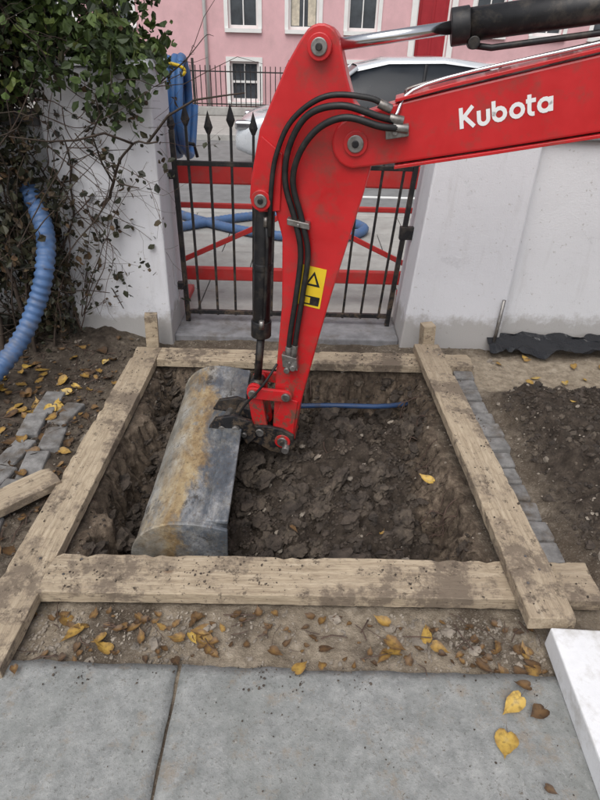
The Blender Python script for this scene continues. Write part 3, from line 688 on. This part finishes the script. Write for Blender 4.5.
def stems(name,specs,mat,parent):
    V=[];F=[]; tips=[]
    for (p,d,L,r,wander,nb) in specs:
        p=Vector(p); d=Vector(d).normalized(); pts=[p]; k=max(4,int(L/.09))
        for i in range(k):
            d=(d+Vector((random.gauss(0,wander),random.gauss(0,wander),random.gauss(0,wander)))).normalized(); pts.append(pts[-1]+d*L/k)
        tubeg(spline(pts,3),r,5,radf=lambda i,n:r*(1-.8*i/n),V=V,F=F)
        tips+= pts[2:]
        for b in range(nb):
            q=random.choice(pts[1:]); bd=(d+Vector((random.gauss(0,.8),random.gauss(0,.6),random.gauss(0,.8)))).normalized(); bp=[q]
            for i in range(4): bd=(bd+Vector((random.gauss(0,.3),random.gauss(0,.3),random.gauss(0,.3)))).normalized(); bp.append(bp[-1]+bd*L*.07)
            tubeg(bp,r*.35,4,radf=lambda i,n:r*.35*(1-.7*i/n),V=V,F=F); tips+=bp[2:]
    mk(name,V,F,mat,parent,smooth=True); return tips
hd=empty('overgrown_hedge')
sp=[]
for i in range(60):
    x=random.uniform(-2.7,-1.50); y=random.uniform(2.95,3.9)
    sp.append(((x,y,0),(random.uniform(-.15,.25),random.uniform(-.05,.1),1),random.uniform(1.2,2.3),random.uniform(.005,.018),.13,9))
tips=stems('branches',sp,M_bark,hd)
C=[(random.uniform(-3.1,-1.50),random.uniform(2.98,4.0),random.uniform(.15,2.5)) for _ in range(400)]
C=[c for c in C if vn(c[0]*3+c[1],c[2]*3,1,77)>.2]
leafcloud('foliage',C,60,(.085,.07,.09),.05,M_dark,hd)
C2=[(random.uniform(-2.5,-1.42),random.uniform(3.0,3.25),random.uniform(.05,.9)) for _ in range(70)]
leafcloud('dead_foliage',C2,22,(.06,.04,.06),.045,M_dark,hd)
cl=empty('climbing_plant'); sp=[]
for i in range(38):
    sp.append(((random.uniform(-1.55,-1.1),random.uniform(3.18,3.26),random.uniform(.7,1.6)),(random.uniform(-.3,.55),-.02,random.uniform(-1,.4)),random.uniform(.3,.9),random.uniform(.0015,.004),.2,5))
for i in range(12):
    sp.append(((-1.5+random.uniform(-.05,.15),3.2,random.uniform(0,.3)),(random.uniform(-.1,.5),0,1),random.uniform(.7,1.5),random.uniform(.002,.005),.14,7))
tp=stems('stems',sp,M_stem,cl)
tp=[(p.x,min(p.y,3.26),p.z) for p in random.sample(tp,220) if p.z>.05]
leafcloud('leaves',tp,3,(.02,.012,.02),.037,M_dark,cl)
C=[(-1.62+abs(random.gauss(0,.13)),random.uniform(3.12,3.25),random.uniform(.1,1.6)) for _ in range(60)]
leafcloud('leaves_side',C,16,(.045,.03,.06),.04,M_dark,cl)
C=[(random.uniform(-1.95,-.82),random.uniform(3.05,3.6),0) for _ in range(165)]
C=[(x,y,1.54+abs(random.gauss(.08,.16))+max(0,(-1.1-x))*.15-(random.uniform(0,.25) if y<3.2 else 0)) for x,y,_ in C]
leafcloud('leaves_top',C,24,(.06,.06,.045),.050,M_green,cl)
sp=[((x,y,z-.1),(random.uniform(-.6,.6),-.2,.6),.5,.005,.25,5) for x,y,z in random.sample(C,26)]
stems('stems_top',sp,M_bark,cl)
tr=empty('garden_tree')
tube('trunk',spline([(-2.3,3.1,0),(-2.25,3.12,.7),(-2.1,3.1,1.4),(-2.15,3.1,2.2),(-2.0,3.1,3.2)],6),.06,M_bark,tr,10,radf=lambda i,n:.065*(1-.6*i/n))
sp=[((-2.1+random.uniform(-.1,.1),3.1,random.uniform(1.2,2.9)),(random.uniform(-1,1),random.uniform(-.6,.6),.7),random.uniform(.6,1.4),.018,.18,8) for _ in range(18)]
tp=stems('limbs',sp,M_bark,tr)
leafcloud('crown',[(p.x,p.y,p.z) for p in tp if p.z>1.5],9,(.09,.09,.08),.055,M_green,tr)

# ---------------------------------------------------------------- street
L=[]
for i in range(-14,15):
    for j in range(4):
        o=.3*(j%2); L.append((i*.76+o,i*.76+o+.752,3.76+j*.70,3.76+j*.70+.692,-.12,.0))
boxes('pavement',L,M_flag,bevel=.004)
box('kerb',-60,60,6.57,6.72,-.19,.005,M_kerb,bevel=.01)
box('road',-60,60,6.72,13.0,-.19,-.11,M_asphalt)
box('kerb.001',-60,60,13.0,13.15,-.19,.005,M_kerb,bevel=.01)
box('pavement.001',-60,60,13.15,16.6,-.19,.0,M_flag)
boxes('road_markings',[(-60+i*4,-60+i*4+2,8.0,8.1,-.11,-.106) for i in range(30)],M_white)

rl=empty('iron_railings'); L=[]
for i in range(190):
    x=-11+i*.13
    if 3.0<x<4.1: continue
    L.append((x-.011,x+.011,16.79,16.812,.2,1.15))
boxes('bars',L,M_black,rl); boxes('rails',[(-11,3.0,16.785,16.815,1.0,1.03),(4.1,13.7,16.785,16.815,1.0,1.03),(-11,3.0,16.785,16.815,.25,.28),(4.1,13.7,16.785,16.815,.25,.28)],M_black,rl)
boxes('posts',[(x-.03,x+.03,16.77,16.83,.2,1.3) for x in (-8,-5.5,-3,-.5,2.9,4.2,7,9.5)],M_black,rl); boxes('plinth',[(-11,3.0,16.68,16.92,.0,.2),(4.1,13.7,16.68,16.92,.0,.2)],M_kerb,rl,.01)

bl=empty('pink_terraced_house'); BY=19.0
bays=[]
for h in (-2,-1,0,1,2):
    ox=h*6.9
    bays.append((ox,[ox-1.88,ox-.18,ox+1.48],ox+3.45 if h!=-1 else None))
ops=[]
for ox,ws,dx in bays:
    for w in ws:
        ops.append((w-.42,w+.42,2.0,3.9,'w')); ops.append((w-.42,w+.42,5.0,6.7,'w')); ops.append((w-.40,w+.40,7.7,9.0,'w'))
    for w in (ws[0],ws[2]): ops.append((w-.42,w+.42,.16,1.2,'w'))
    if dx is None: continue
    ops.append((dx-.47,dx+.47,1.18,3.5,'d')); ops.append((dx-.40,dx+.40,5.0,6.7,'w')); ops.append((dx-.4,dx+.4,7.7,9.0,'w'))
xsn=sorted(set([-18.0,20.0]+[o[0] for o in ops]+[o[1] for o in ops])); zsn=sorted(set([-.2,10.2]+[o[2] for o in ops]+[o[3] for o in ops]))
V=[];F=[]
for i in range(len(xsn)-1):
    for j in range(len(zsn)-1):
        cx=(xsn[i]+xsn[i+1])/2; cz=(zsn[j]+zsn[j+1])/2
        if any(o[0]<cx<o[1] and o[2]<cz<o[3] for o in ops): continue
        n=len(V); V+=[(xsn[i],BY,zsn[j]),(xsn[i+1],BY,zsn[j]),(xsn[i+1],BY,zsn[j+1]),(xsn[i],BY,zsn[j+1])]; F.append((n,n+1,n+2,n+3))
for o in ops:
    a,b,c,d=o[:4]; n=len(V); V+=[(a,BY,c),(b,BY,c),(b,BY,d),(a,BY,d),(a,BY+.18,c),(b,BY+.18,c),(b,BY+.18,d),(a,BY+.18,d)]
    for k in range(4): F.append((n+k,n+(k+1)%4,n+(k+1)%4+4,n+k+4))
mk('front_wall',V,F,M_pink,bl)
FR=[];GL=[];SI=[];DO=[];SU=[]
for k,o in enumerate(ops):
    a,b,c,d,t=o
    if t=='w':
        y=BY+.10; f=.06
        FR+=[(a,a+f,y,y+.05,c,d),(b-f,b,y,y+.05,c,d),(a+f,b-f,y,y+.05,c,c+f+.02),(a+f,b-f,y,y+.05,d-f,d),(a+f,b-f,y-.01,y+.04,(c+d)/2-.03,(c+d)/2+.03)]
        FR.append(((a+b)/2-.015,(a+b)/2+.015,y+.005,y+.045,c+f+.02,d-f))
        GL.append((a,b,y+.055,y+.07,c,d))
        SI.append((a-.1,b+.1,BY-.09,BY+.1,c-.10,c-.002))
        e=.11; SU+=[(a-e,a-.002,BY-.03,BY-.003,c,d+e),(b+.002,b+e,BY-.03,BY-.003,c,d+e),(a-.002,b+.002,BY-.03,BY-.003,d+.002,d+e)]
    else:
        DO.append((a+.05,b-.05,BY+.12,BY+.17,c,d-.5)); FR+=[(a,a+.05,BY+.1,BY+.18,c,d),(b-.05,b,BY+.1,BY+.18,c,d),(a+.05,b-.05,BY+.1,BY+.18,d-.5,d-.44)]
        for (p,q) in ((a+.14,(a+b)/2-.05),((a+b)/2+.05,b-.14)):
            DO+=[(p,q,BY+.10,BY+.119,c+.2,c+.8),(p,q,BY+.10,BY+.119,c+1.0,c+1.65)]
        GL.append((a+.05,b-.05,BY+.13,BY+.15,d-.44,d))
        e=.16; SU+=[(a-e,a-.002,BY-.06,BY-.003,c,d+e),(b+.002,b+e,BY-.06,BY-.003,c,d+e),(a-.002,b+.002,BY-.06,BY-.003,d+.002,d+e)]
boxes('window_frames',FR,M_white,bl); boxes('window_panes',GL,M_glass,bl); boxes('window_sills',SI,M_white,bl); boxes('window_surrounds',SU,M_white,bl); boxes('front_doors',DO,M_reddoor,bl)
boxes('curtains',[(-.52,-.30,BY+.148,BY+.152,2.1,3.8),(-.06,.16,BY+.148,BY+.152,2.1,3.8)],M_curtain,bl)
ST=[]
for ox,ws,dx in bays:
    if dx is None: continue
    for s in range(6): ST.append((dx-.7,dx+.7,BY-.3-.3*(5-s)-.005*s if s<5 else BY-.3,BY-.064,.197*s,.197*(s+1)-.002 if s<5 else 1.178))
boxes('door_steps',ST,M_kerb,bl)
boxes('string_courses',[(-18,20,BY-.05,BY-.003,4.45,4.6),(-18,20,BY-.18,BY-.003,9.6,9.85)],M_white,bl)
boxes('parapet',[(-18,20,BY-.004,BY+.3,10.2,10.7)],M_pink,bl); box('rear_block',-18,20,BY+.35,BY+9,-.2,10.1,M_coping,bl)
cyl('drain_pipe',(-2.95,BY-.06,0),(-2.95,BY-.06,9.6),.05,M_white,bl,10)

# ---------------------------------------------------------------- parked car (side on)
car=empty('parked_car',(-1.08,9.75,-.11)); car.scale=(1.10,1.04,1.12)
Lc=4.35
def carloft():
    top=[(0,.55),(.05,.72),(.35,.83),(.8,.92),(1.15,.97),(1.6,.99),(2.4,1.0),(3.4,1.01),(3.95,1.0),(4.2,.95),(4.33,.80),(4.35,.55)]
    V=[];F=[]; secs=[]
    for x,zt in top:
        zt-=.07 if .8<=x<=4 else 0
        e=min(1,min(x,Lc-x)/.45); hw=.70+.19*math.sqrt(max(0,e)); zb=.22 if .1<x<4.25 else .32
        ring=[(-hw+.06,zb),(-hw,zb+.12),(-hw-.005,(zb+zt)/2+.02),(-hw+.02,zt-.07),(-hw+.10,zt),(0,zt+.025),(hw-.10,zt),(hw-.02,zt-.07),(hw+.005,(zb+zt)/2+.02),(hw,zb+.12),(hw-.06,zb)]
        secs.append([(x,y,z) for y,z in ring])
    n=len(secs[0])
    for s in secs: V+=s
    for i in range(len(secs)-1):
        for k in range(n): a=i*n+k;b=i*n+(k+1)%n; F.append((a,b,b+n,a+n))
    F.append(tuple(range(n))); F.append(tuple(range((len(secs)-1)*n,len(secs)*n))[::-1])
    o=mk('body',V,F,M_car,car,smooth=True); fixn(o); m=o.modifiers.new('s','SUBSURF'); m.levels=2; m.render_levels=2
    gh=[(1.0,.91,1.0),(1.60,1.34,.9),(2.0,1.43,.9),(2.7,1.45,.9),(3.4,1.38,.9),(3.8,1.22,.9),(4.08,.94,1)]
    V=[];F=[]
    for x,zt,_ in gh:
        t=(zt-.91)/.54; hw=.81-.20*t
        V+=[(x,-.82,.88),(x,-hw,zt-.02*t),(x,-hw*.6,zt+.015*t),(x,hw*.6,zt+.015*t),(x,hw,zt-.02*t),(x,.82,.88)]
    for i in range(len(gh)-1):
        for k in range(5): a=i*6+k; F.append((a,a+1,a+7,a+6))
    o=mk('cabin_glass',V,F,M_carglass,car,smooth=True); fixn(o)
    V=[];F=[]; rs=gh[1:6]
    for x,zt,_ in rs:
        t=(zt-.91)/.54; hw=.81-.20*t
        V+=[(x,-hw-.020,zt-.03*t-.01),(x,-hw-.004,zt+.005),(x,-hw*.6,zt+.03),(x,hw*.6,zt+.03),(x,hw+.004,zt+.005),(x,hw+.020,zt-.03*t-.01)]
    for i in range(len(rs)-1):
        for k in range(5): a=i*6+k; F.append((a,a+1,a+7,a+6))
    mk('roof',V,F,M_car,car,smooth=True)
    V=[];F=[]
    for sg in(-1,1):
        def sp_(x,z): t=(z-.91)/.54; return (x,sg*(.825-.20*t),z)
        for pa in ([sp_(.98,.91),sp_(1.60,1.34)],[sp_(3.75,1.24),sp_(4.1,.95)]): tubeg(pa,.024,6,V=V,F=F)
    mk('pillars',V,F,M_car,car,smooth=True)
    V=[];F=[]
    for sg in(-1,1):
        for x0 in(2.42,3.35): tubeg([(x0,sg*.825,.93),(x0+.05,sg*.64,1.39)],.020,6,V=V,F=F)
    mk('door_pillars',V,F,M_black,car)
    for i,x in enumerate((.78,3.5)):
        for sg in(-1,1):
            cyl('tyre_%d'%i,(x,sg*.66,.31),(x,sg*.895,.31),.315,M_tyre,car,32,.02); cyl('rim_%d'%i,(x,sg*.80,.31),(x,sg*.902,.31),.20,M_chrome,car,20,.01)
            tube('wheel_arch_%d'%i,[Vector((x+.36*math.cos(a),sg*.888,.31+.36*math.sin(a))) for a in np.linspace(0,math.pi,14)],.03,M_black,car,6)
    for sg in(-1,1):
        mk('door_mirror',bverts(1.20,1.34,sg*.93-.08,sg*.93+.08,.95,1.06),BF,M_car,car,bevel=.03)
        mk('headlamp',bverts(.03,.30,sg*.70-.10,sg*.70+.10,.62,.73),BF,M_chrome,car,bevel=.03); mk('tail_lamp',bverts(4.15,4.355,sg*.68-.12,sg*.68+.12,.75,.88),BF,M_reddoor,car,bevel=.02)
    mk('door_seams',[v for x in (1.35,2.42,3.35) for v in bverts(x,x+.008,-.900,-.880,.35,.88)],[tuple(i+8*k for i in f) for k in range(3) for f in BF],M_black,car)
    mk('handles',[v for x in (2.1,3.05) for v in bverts(x,x+.18,-.915,-.885,.75,.78)],[tuple(i+8*k for i in f) for k in range(2) for f in BF],M_chrome,car,bevel=.005)
carloft()

# ---------------------------------------------------------------- light & camera
w=bpy.data.worlds.new("World"); S.world=w; w.use_nodes=True; nt=w.node_tree
bg=nt.nodes['Background']; sky=nt.nodes.new('ShaderNodeTexSky'); sky.sky_type='NISHITA'; sky.sun_disc=False
sky.sun_elevation=math.radians(58); sky.sun_rotation=math.radians(200); sky.air_density=1.0; sky.dust_density=4
hs=nt.nodes.new('ShaderNodeHueSaturation'); hs.inputs['Saturation'].default_value=.35
nt.links.new(sky.outputs[0],hs.inputs['Color']); nt.links.new(hs.outputs[0],bg.inputs['Color']); bg.inputs['Strength'].default_value=.15
sl=bpy.data.lights.new('sun','SUN'); sl.energy=1.5; sl.angle=math.radians(60); sl.color=(1,.97,.93)
so=bpy.data.objects.new('sun',sl); col.objects.link(so)
az=math.radians(200); el=math.radians(58)
sd=Vector((math.sin(az)*math.cos(el),math.cos(az)*math.cos(el),math.sin(el)))
so.rotation_euler=sd.to_track_quat('Z','Y').to_euler()
cd=bpy.data.cameras.new('camera'); cam=bpy.data.objects.new('camera',cd); col.objects.link(cam); S.camera=cam
cd.sensor_fit='VERTICAL'; cd.sensor_height=24; cd.lens=24*560/800; cd.clip_end=2000; cd.clip_start=.02
cam.matrix_world=Matrix.Translation((0,0,1.65))@Matrix.Rotation(math.radians(90-32.4),4,'X')@Matrix.Rotation(math.radians(1.5),4,'Z')
S.view_settings.view_transform='Standard'; S.view_settings.look='None'; S.view_settings.exposure=0
